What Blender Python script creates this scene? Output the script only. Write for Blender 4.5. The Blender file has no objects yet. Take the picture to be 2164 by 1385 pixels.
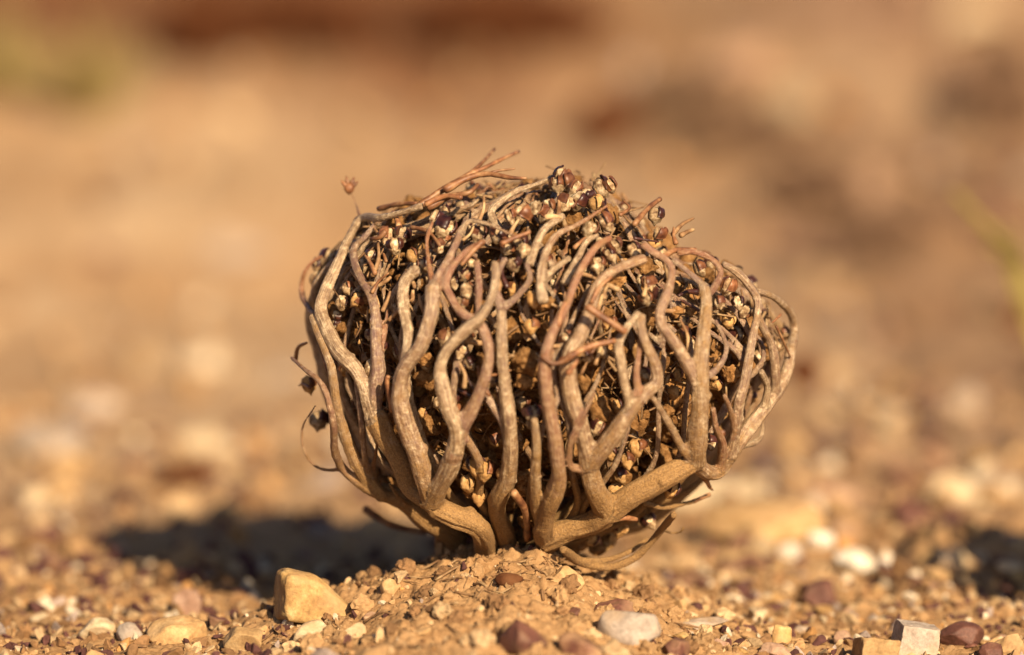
import bpy, bmesh, math, random
import numpy as np
from mathutils import Vector, Matrix, Euler, Quaternion

random.seed(11)
RNG = np.random.default_rng(11)
scene = bpy.context.scene
COL = scene.collection

# ------------------------------------------------------------------ camera
S = 1e-4                       # metres per photo pixel in the plane of the plant
CU, CV = 1082.0, 692.5         # picture centre
PITCH = 0.09
DIST = 1.0
ZC = (1160 - CV) * S
CAM = np.array([0.0, -DIST * math.cos(PITCH), ZC + DIST * math.sin(PITCH)])
cam_data = bpy.data.cameras.new('camera')
cam = bpy.data.objects.new('camera', cam_data)
COL.objects.link(cam)
cam.location = CAM
cam.rotation_euler = (math.pi / 2 - PITCH, 0, 0)
cam_data.sensor_width = 36.0
cam_data.lens = 36.0 * DIST / (2164 * S)
cam_data.clip_start = 0.02
cam_data.clip_end = 500
cam_data.dof.use_dof = True
cam_data.dof.focus_distance = DIST - 0.026
cam_data.dof.aperture_fstop = cam_data.lens / 27.0
scene.camera = cam

# ------------------------------------------------------------------ light
SUN_EL = math.radians(27)
SUN_AZ = math.radians(23)      # to the right of straight behind the camera
sun_dir = Vector((math.sin(SUN_AZ) * math.cos(SUN_EL), -math.cos(SUN_AZ) * math.cos(SUN_EL), math.sin(SUN_EL)))
world = bpy.data.worlds.new('World')
scene.world = world
world.use_nodes = True
nt = world.node_tree
nt.nodes.clear()
sky = nt.nodes.new('ShaderNodeTexSky')
sky.sky_type = 'NISHITA'
sky.sun_disc = False
sky.sun_elevation = SUN_EL
sky.sun_rotation = math.atan2(sun_dir.x, sun_dir.y)
sky.dust_density = 2.0
sky.ozone_density = 2.2
sky.air_density = 0.6
sky.altitude = 400
bg = nt.nodes.new('ShaderNodeBackground')
bg.inputs['Strength'].default_value = 0.05
wo = nt.nodes.new('ShaderNodeOutputWorld')
nt.links.new(sky.outputs[0], bg.inputs[0])
nt.links.new(bg.outputs[0], wo.inputs[0])
sd = bpy.data.lights.new('sun', 'SUN')
sd.energy = 5.0
sd.angle = math.radians(0.5)
sd.color = (1.0, 0.775, 0.50)
sun = bpy.data.objects.new('sun', sd)
COL.objects.link(sun)
sun.rotation_euler = sun_dir.to_track_quat('Z', 'Y').to_euler()
scene.view_settings.view_transform = 'Standard'
scene.view_settings.look = 'None'
scene.view_settings.gamma = 1
scene.view_settings.use_curve_mapping = False
scene.view_settings.exposure = 0.92

# ------------------------------------------------------------------ small maths
_perm = np.random.default_rng(5).permutation(4096)
_val = np.random.default_rng(6).random(4096) * 2 - 1

def _h(ix, iy, iz):
    return _val[_perm[(_perm[(_perm[ix & 4095] + iy) & 4095] + iz) & 4095]]

def vnoise(p):
    i = np.floor(p).astype(np.int64)
    f = p - i
    f = f * f * f * (f * (f * 6 - 15) + 10)
    x, y, z = i[..., 0], i[..., 1], i[..., 2]
    r = 0
    for a in (0, 1):
        wx = f[..., 0] if a else 1 - f[..., 0]
        for b in (0, 1):
            wy = f[..., 1] if b else 1 - f[..., 1]
            for c in (0, 1):
                wz = f[..., 2] if c else 1 - f[..., 2]
                r = r + wx * wy * wz * _h(x + a, y + b, z + c)
    return r

def fbm(p, oct=4, gain=0.5):
    r, a = 0, 1.0
    p = np.array(p, dtype=float)
    for _ in range(oct):
        r = r + a * vnoise(p)
        p = p * 2.03 + 17.1
        a *= gain
    return r

def ray(u, v):
    """direction of the sight line through a photo pixel, scaled to unit depth"""
    fx = (u - CU) * S / DIST
    fz = (CV - v) * S / DIST
    cp, sp = math.cos(PITCH), math.sin(PITCH)
    return np.array([fx, cp + fz * sp, -sp + fz * cp])

def P(u, v, y=0.0):
    d = ray(u, v)
    return CAM + d * ((y - CAM[1]) / d[1])

# ------------------------------------------------------------------ terrain height
_by = np.array([-60, -1.5, -.3, -.06, .0, .3, .42, .53, .65, .85, 1.0, 1.3, 2.0, 5.0, 15, 60])
_bz = np.array([-.03, -.022, -.020, -.019, -.018, -.017, -.014, -.008, .004, .043, .096, .21, .34, .55, 1.2, 2.0])

def height(x, y, fine=True):
    x = np.asarray(x, float); y = np.asarray(y, float)
    z = np.interp(y, _by, _bz)
    k = np.stack([x, y, np.zeros_like(x)], -1)
    far = np.clip((y - .15) / .5, 0, 1)
    z = z + .0022 * fbm(k * 22, 3) * (.35 + far)
    z = z + far * .012 * fbm(k * 5 + 3, 2) * np.clip(np.abs(y) / 1.0, 0, 2)
    # broken rubble and a slight rise on the right hand side
    rgt = np.clip((x - .035) / .05, 0, 1) * np.clip((y - .012) / .05, 0, 1) * np.clip((1.2 - y) / .5, 0, 1)
    z = z + rgt * (.0042 * fbm(k * 62 + 21, 3) + .010 * np.clip((y - .15) / .3, 0, 1))
    # mound under the plant, drawn out towards the camera
    sy = np.where(y > 0, .034, .078)
    xx = x + .0005 + .004 * fbm(k * 60 + 9, 2)
    m = np.exp(-(np.abs(xx) / .031) ** 1.8 - (np.abs(y) / sy) ** 2)
    z = z + .0202 * m + .0055 * np.exp(-((x + .042) / .022) ** 2 - ((y + .012) / .016) ** 2)
    if fine:
        near = np.exp(-((x / .3) ** 2 + (y / .3) ** 2))
        z = z + m * .0021 * (np.abs(fbm(k * 170 + 8, 4)) - .3)
        z = z + near * (.0011 * fbm(k * 130 + 4, 3) + (.0007 + .0005 * m) * np.abs(fbm(k * 450 + 1, 3, .5)))
        z = z + (1 - near) * .0016 * fbm(k * 70, 2)
    return z

def hit(u, v):
    d = ray(u, v)
    t0 = .86
    ts = np.arange(t0, 6, .004)
    pts = CAM + d * ts[:, None]
    below = pts[:, 2] < height(pts[:, 0], pts[:, 1], False)
    i = int(np.argmax(below)) if below.any() else len(ts) - 1
    return pts[i], ts[i]

# ------------------------------------------------------------------ materials
def new_mat(name):
    m = bpy.data.materials.new(name)
    m.use_nodes = True
    n = m.node_tree
    b = n.nodes['Principled BSDF']
    return m, n, b

def N(n, t, **kw):
    o = n.nodes.new(t)
    for k, v in kw.items():
        setattr(o, k, v)
    return o

def noise(n, scale, detail=4, rough=.55, vec=None, dist=0):
    o = N(n, 'ShaderNodeTexNoise')
    o.inputs['Scale'].default_value = scale
    o.inputs['Detail'].default_value = detail
    o.inputs['Roughness'].default_value = rough
    o.inputs['Distortion'].default_value = dist
    if vec is not None:
        n.links.new(vec, o.inputs['Vector'])
    return o

def ramp(n, fac, stops):
    o = N(n, 'ShaderNodeValToRGB')
    e = o.color_ramp.elements
    while len(e) < len(stops):
        e.new(.5)
    for i, (p, c) in enumerate(stops):
        e[i].position = p
        e[i].color = (c[0], c[1], c[2], 1) if hasattr(c, '__len__') else (c, c, c, 1)
    n.links.new(fac, o.inputs[0])
    return o

def mix(n, fac, a, b, mode='MIX'):
    o = N(n, 'ShaderNodeMix', data_type='RGBA', blend_type=mode)
    for sock, val in ((o.inputs[0], fac), (o.inputs[6], a), (o.inputs[7], b)):
        if isinstance(val, bpy.types.NodeSocket):
            n.links.new(val, sock)
        elif hasattr(val, '__len__'):
            sock.default_value = (*val[:3], 1)
        else:
            sock.default_value = val
    return o.outputs[2]

def math_(n, op, a, b=None):
    o = N(n, 'ShaderNodeMath', operation=op)
    for i, v in enumerate((a, b)):
        if v is None:
            continue
        if isinstance(v, bpy.types.NodeSocket):
            n.links.new(v, o.inputs[i])
        else:
            o.inputs[i].default_value = v
    return o.outputs[0]

def bump(n, b, h, strength, dist):
    o = N(n, 'ShaderNodeBump')
    o.inputs['Strength'].default_value = strength
    o.inputs['Distance'].default_value = dist
    n.links.new(h, o.inputs['Height'])
    n.links.new(o.outputs[0], b.inputs['Normal'])

def geo_pos(n):
    return N(n, 'ShaderNodeTexCoord').outputs['Object']

def ground_material():
    m, n, b = new_mat('desert_soil')
    p = N(n, 'ShaderNodeNewGeometry').outputs['Position']
    n1 = noise(n, 900, 5, .65, p)
    n2 = noise(n, 90, 4, .6, p)
    n3 = noise(n, 11, 4, .6, p)
    c = ramp(n, n1.outputs[0], [(.25, (.12, .060, .025)), (.5, (.32, .182, .078)), (.75, (.50, .32, .16))]).outputs[0]
    c2 = ramp(n, n2.outputs[0], [(.3, (.23, .125, .056)), (.6, (.37, .232, .118)), (.8, (.47, .33, .20))]).outputs[0]
    c = mix(n, .5, c, c2)
    f3 = ramp(n, n3.outputs[0], [(.38, 0), (.62, 1)]).outputs[0]
    c3 = mix(n, f3, (.35, .215, .115), (.49, .365, .24))
    # the fine soil of the mound is more ochre than the stony flat further off
    sep = N(n, 'ShaderNodeSeparateXYZ')
    n.links.new(p, sep.inputs[0])
    far = N(n, 'ShaderNodeMapRange')
    far.inputs['From Min'].default_value = .05
    far.inputs['From Max'].default_value = .3
    n.links.new(sep.outputs[1], far.inputs[0])
    c = mix(n, math_(n, 'MULTIPLY', far.outputs[0], .7), c, c3)
    # greyer, darker stony soil on the right hand side
    side = N(n, 'ShaderNodeMapRange')
    side.inputs['From Min'].default_value = .0
    side.inputs['From Max'].default_value = .16
    n.links.new(sep.outputs[0], side.inputs[0])
    n5 = noise(n, 17, 4, .65, p)
    f5 = ramp(n, n5.outputs[0], [(.33, .35), (.6, 1.0)]).outputs[0]
    fs = math_(n, 'MULTIPLY', math_(n, 'MULTIPLY', side.outputs[0], far.outputs[0]), f5)
    c = mix(n, math_(n, 'MULTIPLY', fs, .92), c, (.17, .095, .058))
    # rust and dark patches up on the bank
    n4 = noise(n, 5.5, 3, .6, p)
    f4 = ramp(n, n4.outputs[0], [(.52, 0), (.68, .18)]).outputs[0]
    far2 = N(n, 'ShaderNodeMapRange')
    far2.inputs['From Min'].default_value = .45
    far2.inputs['From Max'].default_value = 1.0
    n.links.new(sep.outputs[1], far2.inputs[0])
    c = mix(n, math_(n, 'MULTIPLY', f4, far2.outputs[0]), c, (.26, .11, .045))
    # a belt of dark rust soil along the brow of the bank, left of centre
    belt = N(n, 'ShaderNodeMapRange')
    belt.inputs['From Min'].default_value = .84
    belt.inputs['From Max'].default_value = .97
    n.links.new(math_(n, 'ADD', sep.outputs[1], math_(n, 'MULTIPLY', math_(n, 'SUBTRACT', n4.outputs[0], .5), .2)), belt.inputs[0])
    lft = N(n, 'ShaderNodeMapRange')
    lft.inputs['From Min'].default_value = .10
    lft.inputs['From Max'].default_value = .0
    n.links.new(sep.outputs[0], lft.inputs[0])
    c = mix(n, math_(n, 'MULTIPLY', math_(n, 'MULTIPLY', belt.outputs[0], lft.outputs[0]), .9), c, (.105, .036, .012))
    n.links.new(c, b.inputs['Base Color'])
    b.inputs['Roughness'].default_value = .95
    b.inputs['Specular IOR Level'].default_value = .15
    nb = noise(n, 1800, 5, .7, p)
    bump(n, b, nb.outputs[0], .6, .0006)
    return m

def stone_material(name, ca, cb, cc, rough=.75, attr=None, spec=.3):
    m, n, b = new_mat(name)
    p = N(n, 'ShaderNodeNewGeometry').outputs['Position']
    n1 = noise(n, 260, 5, .65, p)
    n2 = noise(n, 1300, 4, .6, p)
    c = ramp(n, n1.outputs[0], [(.3, ca), (.52, cb), (.72, cc)]).outputs[0]
    sp = ramp(n, n2.outputs[0], [(.35, .72), (.6, 1.0)]).outputs[0]
    c = mix(n, 1.0, c, sp, 'MULTIPLY')
    # thin film of tan dust in patches
    n3 = noise(n, 120, 3, .5, p)
    f = ramp(n, n3.outputs[0], [(.45, .05), (.7, .6)]).outputs[0]
    c = mix(n, f, c, (.48, .31, .16))
    oi = N(n, 'ShaderNodeObjectInfo')
    r = ramp(n, oi.outputs['Random'], [(0, .78), (1, 1.12)]).outputs[0]
    c = mix(n, 1.0, c, r, 'MULTIPLY')
    if name == 'rust_stone':
        c = mix(n, .75, c, mix(n, f, ca, cc))
    n.links.new(c, b.inputs['Base Color'])
    b.inputs['Roughness'].default_value = rough
    b.inputs['Specular IOR Level'].default_value = spec
    bump(n, b, n2.outputs[0], .5, .0004)
    return m

def gravel_material():
    """colour of each grain comes from its own stored shade"""
    m, n, b = new_mat('gravel_grains')
    a = N(n, 'ShaderNodeAttribute', attribute_name='grain')
    p = N(n, 'ShaderNodeNewGeometry').outputs['Position']
    n2 = noise(n, 1500, 4, .6, p)
    sp = ramp(n, n2.outputs[0], [(.3, .7), (.65, 1.15)]).outputs[0]
    c = mix(n, 1.0, a.outputs['Color'], sp, 'MULTIPLY')
    n.links.new(c, b.inputs['Base Color'])
    b.inputs['Roughness'].default_value = .85
    b.inputs['Specular IOR Level'].default_value = .25
    bump(n, b, n2.outputs[0], .4, .0003)
    return m

def stem_material():
    m, n, b = new_mat('dry_bark')
    co = N(n, 'ShaderNodeAttribute', attribute_name='stem_co')
    fa = N(n, 'ShaderNodeAttribute', attribute_name='stem_tone')
    sep = N(n, 'ShaderNodeSeparateColor')
    n.links.new(fa.outputs['Color'], sep.inputs[0])
    p = N(n, 'ShaderNodeNewGeometry').outputs['Position']
    streak = noise(n, 3.2, 4, .6, co.outputs['Vector'], .3)
    patch = noise(n, 700, 5, .75, p)
    grain = noise(n, 2600, 3, .6, p)
    cs = ramp(n, streak.outputs[0], [(.30, (.075, .036, .022)), (.49, (.30, .195, .105)), (.68, (.76, .61, .40))]).outputs[0]
    cp = ramp(n, patch.outputs[0], [(.34, (.090, .048, .034)), (.51, (.29, .190, .105)), (.66, (.86, .70, .47))]).outputs[0]
    c = mix(n, .48, cs, cp)
    # violet-grey epidermis on some stems
    vf = ramp(n, sep.outputs[0], [(0, .04), (1, .85)]).outputs[0]
    vn = ramp(n, patch.outputs[0], [(.35, 1), (.65, .35)]).outputs[0]
    c = mix(n, math_(n, 'MULTIPLY', vf, vn), c, (.14, .074, .074))
    # rusty young wood
    rf = math_(n, 'MULTIPLY', sep.outputs[1], ramp(n, streak.outputs[0], [(.3, 1), (.7, .55)]).outputs[0])
    c = mix(n, rf, c, (.28, .080, .022))
    # soil caked on the lower wood
    dn = noise(n, 420, 5, .7, p)
    df = math_(n, 'MULTIPLY', sep.outputs[2], 1.35)
    df = math_(n, 'ADD', df, math_(n, 'MULTIPLY', math_(n, 'SUBTRACT', dn.outputs[0], .5), 1.5))
    df = ramp(n, df, [(.25, 0), (.72, 1)]).outputs[0]
    dc = ramp(n, grain.outputs[0], [(.3, (.15, .075, .020)), (.7, (.34, .19, .058))]).outputs[0]
    c = mix(n, math_(n, 'MULTIPLY', df, .9), c, dc)
    # scattered dark specks
    spk = noise(n, 900, 2, .5, p)
    c = mix(n, ramp(n, spk.outputs[0], [(.66, 0), (.76, .55)]).outputs[0], c, (.12, .06, .03))
    n.links.new(c, b.inputs['Base Color'])
    n.links.new(ramp(n, df, [(0, .33), (.8, .8)]).outputs[0], b.inputs['Roughness'])
    b.inputs['Specular IOR Level'].default_value = .6
    hh = math_(n, 'ADD', math_(n, 'MULTIPLY', streak.outputs[0], .6), math_(n, 'MULTIPLY', grain.outputs[0], .45))
    hh = math_(n, 'ADD', hh, math_(n, 'MULTIPLY', dn.outputs[0], .5))
    bump(n, b, hh, .9, .0006)
    return m

def simple_material(name, stops, scale=700, rough=.7, spec=.3, bd=.0003, bs=.5, coat=0):
    m, n, b = new_mat(name)
    p = N(n, 'ShaderNodeNewGeometry').outputs['Position']
    n1 = noise(n, scale, 4, .6, p)
    c = ramp(n, n1.outputs[0], stops).outputs[0]
    oi = N(n, 'ShaderNodeObjectInfo')
    r = ramp(n, oi.outputs['Random'], [(0, .65), (1, 1.15)]).outputs[0]
    c = mix(n, 1.0, c, r, 'MULTIPLY')
    n.links.new(c, b.inputs['Base Color'])
    b.inputs['Roughness'].default_value = rough
    b.inputs['Specular IOR Level'].default_value = spec
    b.inputs['Coat Weight'].default_value = coat
    b.inputs['Coat Roughness'].default_value = .2
    n2 = noise(n, scale * 2.2, 3, .6, p)
    bump(n, b, n2.outputs[0], bs, bd)
    return m

M_GROUND = ground_material()
STONE = {
    'buff': stone_material('buff_stone', (.32, .18, .075), (.46, .29, .13), (.60, .42, .22)),
    'cream': stone_material('cream_stone', (.42, .30, .17), (.56, .44, .28), (.70, .59, .42), .6),
    'white': stone_material('white_stone', (.72, .62, .47), (.84, .78, .66), (.92, .88, .80), .5),
    'maroon': stone_material('maroon_stone', (.055, .018, .016), (.12, .042, .034), (.20, .085, .06), .6),
    'pink': stone_material('pink_stone', (.28, .15, .10), (.40, .25, .18), (.52, .37, .28)),
    'grey': stone_material('grey_stone', (.27, .21, .17), (.37, .31, .26), (.48, .42, .36), .7),
    'orange': stone_material('orange_stone', (.30, .15, .05), (.50, .31, .115), (.64, .47, .22)),
    'rust': stone_material('rust_stone', (.055, .018, .007), (.115, .038, .013), (.18, .065, .024), .9, spec=.1),
}
M_GRAVEL = gravel_material()
M_STEM = stem_material()
M_POD = simple_material('pod_skin', [(.33, (.10, .048, .024)), (.50, (.33, .22, .115)), (.69, (.72, .58, .39))], 900, .7)
M_PODDUST = simple_material('dusty_pod_skin', [(.3, (.22, .11, .035)), (.5, (.40, .225, .08)), (.7, (.58, .37, .17))], 750, .8)
M_WING = simple_material('pod_wing_horn', [(.3, (.020, .006, .006)), (.55, (.055, .016, .012)), (.8, (.15, .055, .022))], 500, .40, .45, .0002, .4, .12)
M_CLOD = simple_material('caked_soil', [(.28, (.10, .045, .014)), (.5, (.28, .14, .050)), (.75, (.48, .28, .12))], 900, .95, .1, .0006, .9)
M_TWIG = simple_material('rusty_twig', [(.32, (.10, .038, .018)), (.5, (.24, .105, .045)), (.72, (.46, .27, .13))], 400, .5, .4, .0002, .4)
M_FIBRE = simple_material('dry_fibre', [(.3, (.12, .055, .022)), (.5, (.30, .17, .08)), (.74, (.60, .43, .23))], 300, .7)
M_GREEN = simple_material('olive_blade', [(.3, (.17, .125, .04)), (.6, (.27, .20, .075))], 60, .6)
M_YGREEN = simple_material('yellow_green_blade', [(.3, (.16, .125, .03)), (.6, (.30, .235, .06))], 60, .6)
M_STICK = simple_material('weathered_stick', [(.3, (.12, .07, .05)), (.6, (.20, .125, .085))], 120, .9, .1)

# ------------------------------------------------------------------ object helpers
def mesh_from(name, verts, faces, mat, smooth=True, attrs=None):
    me = bpy.data.meshes.new(name)
    verts = np.asarray(verts, dtype=np.float32)
    faces = np.asarray(faces)
    if faces.ndim == 2:
        k = faces.shape[1]
        me.vertices.add(len(verts))
        me.vertices.foreach_set('co', verts.ravel())
        me.loops.add(faces.size)
        me.loops.foreach_set('vertex_index', faces.ravel().astype(np.int32))
        me.polygons.add(len(faces))
        me.polygons.foreach_set('loop_start', np.arange(0, faces.size, k, dtype=np.int32))
        me.update(calc_edges=True)
        me.validate()
    else:
        me.from_pydata([tuple(v) for v in verts], [], [tuple(f) for f in faces])
    me.polygons.foreach_set('use_smooth', np.full(len(me.polygons), smooth))
    if attrs:
        for an, data in attrs.items():
            a = me.attributes.new(an, 'FLOAT_COLOR' if data.shape[1] == 4 else 'FLOAT_VECTOR', 'POINT')
            a.data.foreach_set('color' if data.shape[1] == 4 else 'vector', data.astype(np.float32).ravel())
    me.materials.append(mat)
    return me

def link(name, data, parent=None, label=None, cat=None, group=None, kind=None, loc=None):
    o = bpy.data.objects.new(name, data)
    COL.objects.link(o)
    if parent is not None:
        o.parent = parent
    if loc is not None:
        o.location = loc
    for k, v in (('label', label), ('category', cat), ('group', group), ('kind', kind)):
        if v:
            o[k] = v
    return o

_ico = {}
def ico(sub):
    if sub not in _ico:
        bm = bmesh.new()
        bmesh.ops.create_icosphere(bm, subdivisions=sub, radius=1)
        v = np.array([x.co[:] for x in bm.verts]); f = np.array([[q.index for q in x.verts] for x in bm.faces])
        bm.free()
        _ico[sub] = (v, f)
    return _ico[sub]

def rock(seed, sub=3, cuts=9, dims=(1, .8, .6), rough=.05, lo=.5, hi=.85):
    r = np.random.default_rng(seed)
    v, f = ico(sub)
    v = v.copy()
    for _ in range(cuts):
        nrm = r.normal(size=3); nrm /= np.linalg.norm(nrm)
        d = r.uniform(lo, hi)
        t = v @ nrm - d
        v -= np.clip(t, 0, None)[:, None] * nrm
    v = v * (1 + rough * fbm(v * 2.2 + seed * 3.7, 3)[:, None])
    v -= (v.max(0) + v.min(0)) / 2
    v /= (v.max(0) - v.min(0)) / 2
    return v * np.array(dims), f

def hull_stone(seed, dims, outline):
    """solid angular stone from a side outline, tapering to the back"""
    r = np.random.default_rng(seed)
    bm = bmesh.new()
    for y, k in ((-1, .90), (-.5, 1.0), (.6, .92), (1, .7)):
        for x, z in outline:
            bm.verts.new((x * k + r.normal() * .03, y + r.normal() * .05, (z + 1) * k - 1 + r.normal() * .03))
    g = bmesh.ops.convex_hull(bm, input=bm.verts)
    bmesh.ops.delete(bm, geom=[x for x in g['geom_interior'] if isinstance(x, bmesh.types.BMVert)], context='VERTS')
    bmesh.ops.triangulate(bm, faces=bm.faces)
    bmesh.ops.subdivide_edges(bm, edges=bm.edges, cuts=5, use_grid_fill=True)
    bmesh.ops.triangulate(bm, faces=bm.faces)
    bm.verts.index_update()
    v = np.array([q.co[:] for q in bm.verts]); f = np.array([[q.index for q in p.verts] for p in bm.faces])
    bm.free()
    for _ in range(1):
        acc = v.copy(); cnt = np.ones(len(v))
        for a, b in ((0, 1), (1, 2), (2, 0)):
            np.add.at(acc, f[:, a], v[f[:, b]]); np.add.at(cnt, f[:, a], 1)
            np.add.at(acc, f[:, b], v[f[:, a]]); np.add.at(cnt, f[:, b], 1)
        v = acc / cnt[:, None]
    v = v * (1 + .05 * fbm(v * 4 + seed, 4)[:, None])
    return v * np.array(dims), f

def block(seed, dims):
    r = np.random.default_rng(seed)
    v, f = ico(5)
    v = v.copy()
    for ax in ((1, 0, 0), (-1, 0, .1), (0, 1, 0), (.1, -1, 0), (0, 0, 1), (.12, 0, -1), (.7, -.7, .2)):
        nrm = np.array(ax, float) + r.normal(size=3) * .06; nrm /= np.linalg.norm(nrm)
        t = v @ nrm - (.60 if ax[0] != .7 else .82)
        v -= np.clip(t, 0, None)[:, None] * nrm
    v = v * (1 + .045 * fbm(v * 3 + seed, 4)[:, None])
    v -= (v.max(0) + v.min(0)) / 2
    v /= (v.max(0) - v.min(0)) / 2
    return v * np.array(dims), f

def rand_rot(r, n):
    q = r.normal(size=(n, 4)); q /= np.linalg.norm(q, axis=1)[:, None]
    w, x, y, z = q.T
    return np.stack([np.stack([1 - 2 * (y * y + z * z), 2 * (x * y - z * w), 2 * (x * z + y * w)], -1),
                     np.stack([2 * (x * y + z * w), 1 - 2 * (x * x + z * z), 2 * (y * z - x * w)], -1),
                     np.stack([2 * (x * z - y * w), 2 * (y * z + x * w), 1 - 2 * (x * x + y * y)], -1)], 1)

def scatter(templates, pos, rot, scale, cols=None):
    """many copies of small shapes gathered in one array set"""
    V, F, C, off = [], [], [], 0
    idx = np.arange(len(pos)) % len(templates)
    for t, (tv, tf) in enumerate(templates):
        s = np.where(idx == t)[0]
        if not len(s):
            continue
        v = np.einsum('nij,vj->nvi', rot[s], tv) * scale[s][:, None, None] + pos[s][:, None, :]
        V.append(v.reshape(-1, 3))
        F.append((tf[None] + (np.arange(len(s)) * len(tv))[:, None, None] + off).reshape(-1, tf.shape[1]))
        off += len(s) * len(tv)
        if cols is not None:
            C.append(np.repeat(cols[s], len(tv), axis=0))
    return np.concatenate(V), np.concatenate(F), (np.concatenate(C) if cols is not None else None)

def catmull(pts, per=6):
    pts = np.asarray(pts, float)
    p = np.vstack([2 * pts[0] - pts[1], pts, 2 * pts[-1] - pts[-2]])
    out = []
    for i in range(1, len(p) - 2):
        t = np.linspace(0, 1, per, endpoint=False)[:, None]
        a, b, c, d = p[i - 1], p[i], p[i + 1], p[i + 2]
        out.append(.5 * (2 * b + (c - a) * t + (2 * a - 5 * b + 4 * c - d) * t ** 2 + (3 * b - a - 3 * c + d) * t ** 3))
    out.append(p[-2][None])
    return np.vstack(out)

def frames(pts):
    t = np.gradient(pts, axis=0)
    t /= np.linalg.norm(t, axis=1)[:, None] + 1e-12
    n = np.zeros_like(t)
    ref = np.array([0, 1, 0.]) if abs(t[0][1]) < .9 else np.array([1., 0, 0])
    n[0] = ref - t[0] * (ref @ t[0]); n[0] /= np.linalg.norm(n[0])
    for i in range(1, len(t)):
        q = n[i - 1] - t[i] * (n[i - 1] @ t[i])
        n[i] = q / (np.linalg.norm(q) + 1e-12)
    return t, n, np.cross(t, n)

def tube(pts, rad, sides=8, oval=1.0, cap=True):
    t, n, b = frames(pts)
    a = np.linspace(0, 2 * math.pi, sides, endpoint=False)
    ring = (np.cos(a)[None, :, None] * n[:, None, :] * oval + np.sin(a)[None, :, None] * b[:, None, :])
    v = (pts[:, None, :] + ring * np.asarray(rad)[:, None, None]).reshape(-1, 3)
    k = len(pts)
    i = np.arange(k - 1)[:, None] * sides
    j = np.arange(sides)[None, :]
    j2 = (j + 1) % sides
    f1 = np.stack([i + j, i + j2, i + sides + j2], -1).reshape(-1, 3)
    f2 = np.stack([i + j, i + sides + j2, i + sides + j], -1).reshape(-1, 3)
    f = np.vstack([f1, f2])
    if cap:
        c0, c1 = len(v), len(v) + 1
        v = np.vstack([v, pts[0] - t[0] * rad[0] * .5, pts[-1] + t[-1] * rad[-1] * .4])
        jj = np.arange(sides)
        f = np.vstack([f, np.stack([(jj + 1) % sides, jj, np.full(sides, c0)], -1),
                       np.stack([(k - 1) * sides + jj, (k - 1) * sides + (jj + 1) % sides, np.full(sides, c1)], -1)])
    return v, f

def gather(parts):
    V, F, o = [], [], 0
    for v, f in parts:
        V.append(v); F.append(f + o); o += len(v)
    return np.vstack(V), np.vstack(F)

# ------------------------------------------------------------------ ground
def axis_lines(fine_lo, fine_hi, step, lo, hi, grow):
    a = list(np.arange(fine_lo, fine_hi, step))
    s, x = step, a[-1]
    while x < hi:
        s *= grow; x += s; a.append(x)
    s, x = step, a[0]
    while x > lo:
        s *= grow; x -= s; a.insert(0, x)
    return np.array(a)

gx = axis_lines(-.070, .070, .00040, -60, 60, 1.022)
gy = axis_lines(-.092, .045, .00042, -60, 60, 1.026)
GX, GY = np.meshgrid(gx, gy)
GZ = height(GX, GY)
nx, ny = len(gx), len(gy)
ii, jj = np.meshgrid(np.arange(nx - 1), np.arange(ny - 1))
q = (jj * nx + ii).ravel()
gf = np.stack([q, q + 1, q + nx + 1, q + nx], -1)
me = mesh_from('ground', np.stack([GX, GY, GZ], -1).reshape(-1, 3), gf, M_GROUND)
link('ground', me, kind='structure', label='ochre desert soil rising to a small mound under the plant and a bank behind')

# crumbs and grit: too many to count
CRUMBS = [rock(100 + i, 2, 9, [(1, .85, .7), (1, .7, .32), (1, .55, .45)][i % 3], .15, .3, .7) for i in range(9)]
def grit(count, xr, yr, smin, smax, power, palette, weights, seed, sink=.25, off_mound=False):
    r = np.random.default_rng(seed)
    x = r.uniform(*xr, count); y = r.uniform(*yr, count)
    s = smin + (smax - smin) * r.random(count) ** power
    if off_mound:                          # coarse grit thins out on the soft mound
        m = np.exp(-(np.abs(x) / .045) ** 4 - (np.abs(y + .03) / .07) ** 4)
        k = r.random(count) > m * .93
        x, y, s = x[k], y[k], s[k]; count = len(x)
    z = height(x, y) + s * (.5 - sink)
    c = np.array(palette)[r.choice(len(palette), count, p=weights)]
    c = np.clip(c * r.uniform(.75, 1.2, (count, 1)), 0, .9)
    c = np.hstack([c, np.ones((count, 1))])
    return np.stack([x, y, z], -1), s, c
PAL = [(.33, .20, .095), (.42, .29, .16), (.21, .115, .052), (.085, .035, .030), (.54, .45, .33), (.30, .235, .20), (.40, .21, .075)]
WM = [.44, .22, .25, .02, .02, .01, .04]
WF = [.24, .19, .19, .24, .06, .05, .03]
batches = [grit(5200, (-.055, .055), (-.09, .035), .00018, .0011, 4.5, PAL, WM, 1, .55),
           grit(10000, (-.16, .16), (-.06, .10), .0003, .0022, 2.6, PAL, WF, 2, .3, True),
           grit(2600, (-.30, .30), (.05, .40), .0012, .0050, 2.4, PAL, WF, 3),
           grit(1100, (-.45, .45), (.38, 1.2), .002, .007, 2.2, PAL, [.34, .26, .20, .09, .02, .06, .03], 4),
           grit(1500, (-.5, .5), (-.5, -.05), .0008, .005, 3.0, PAL, WF, 5)]
gp = np.concatenate([b[0] for b in batches]); gs = np.concatenate([b[1] for b in batches]); gc = np.concatenate([b[2] for b in batches])
v, f, c = scatter(CRUMBS, gp, rand_rot(RNG, len(gp)), gs, gc)
cp_, cs_, cc_ = grit(420, (-.050, .046), (-.085, .030), .0007, .0030, 2.6, PAL[:3], [.5, .2, .3], 9, .35)
CLUMPS = [rock(160 + i, 3, 4, (1, .9, .7), .32, .6, .95) for i in range(6)]
v2, f2, c2 = scatter(CLUMPS, cp_, rand_rot(RNG, len(cp_)), cs_, cc_)
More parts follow.
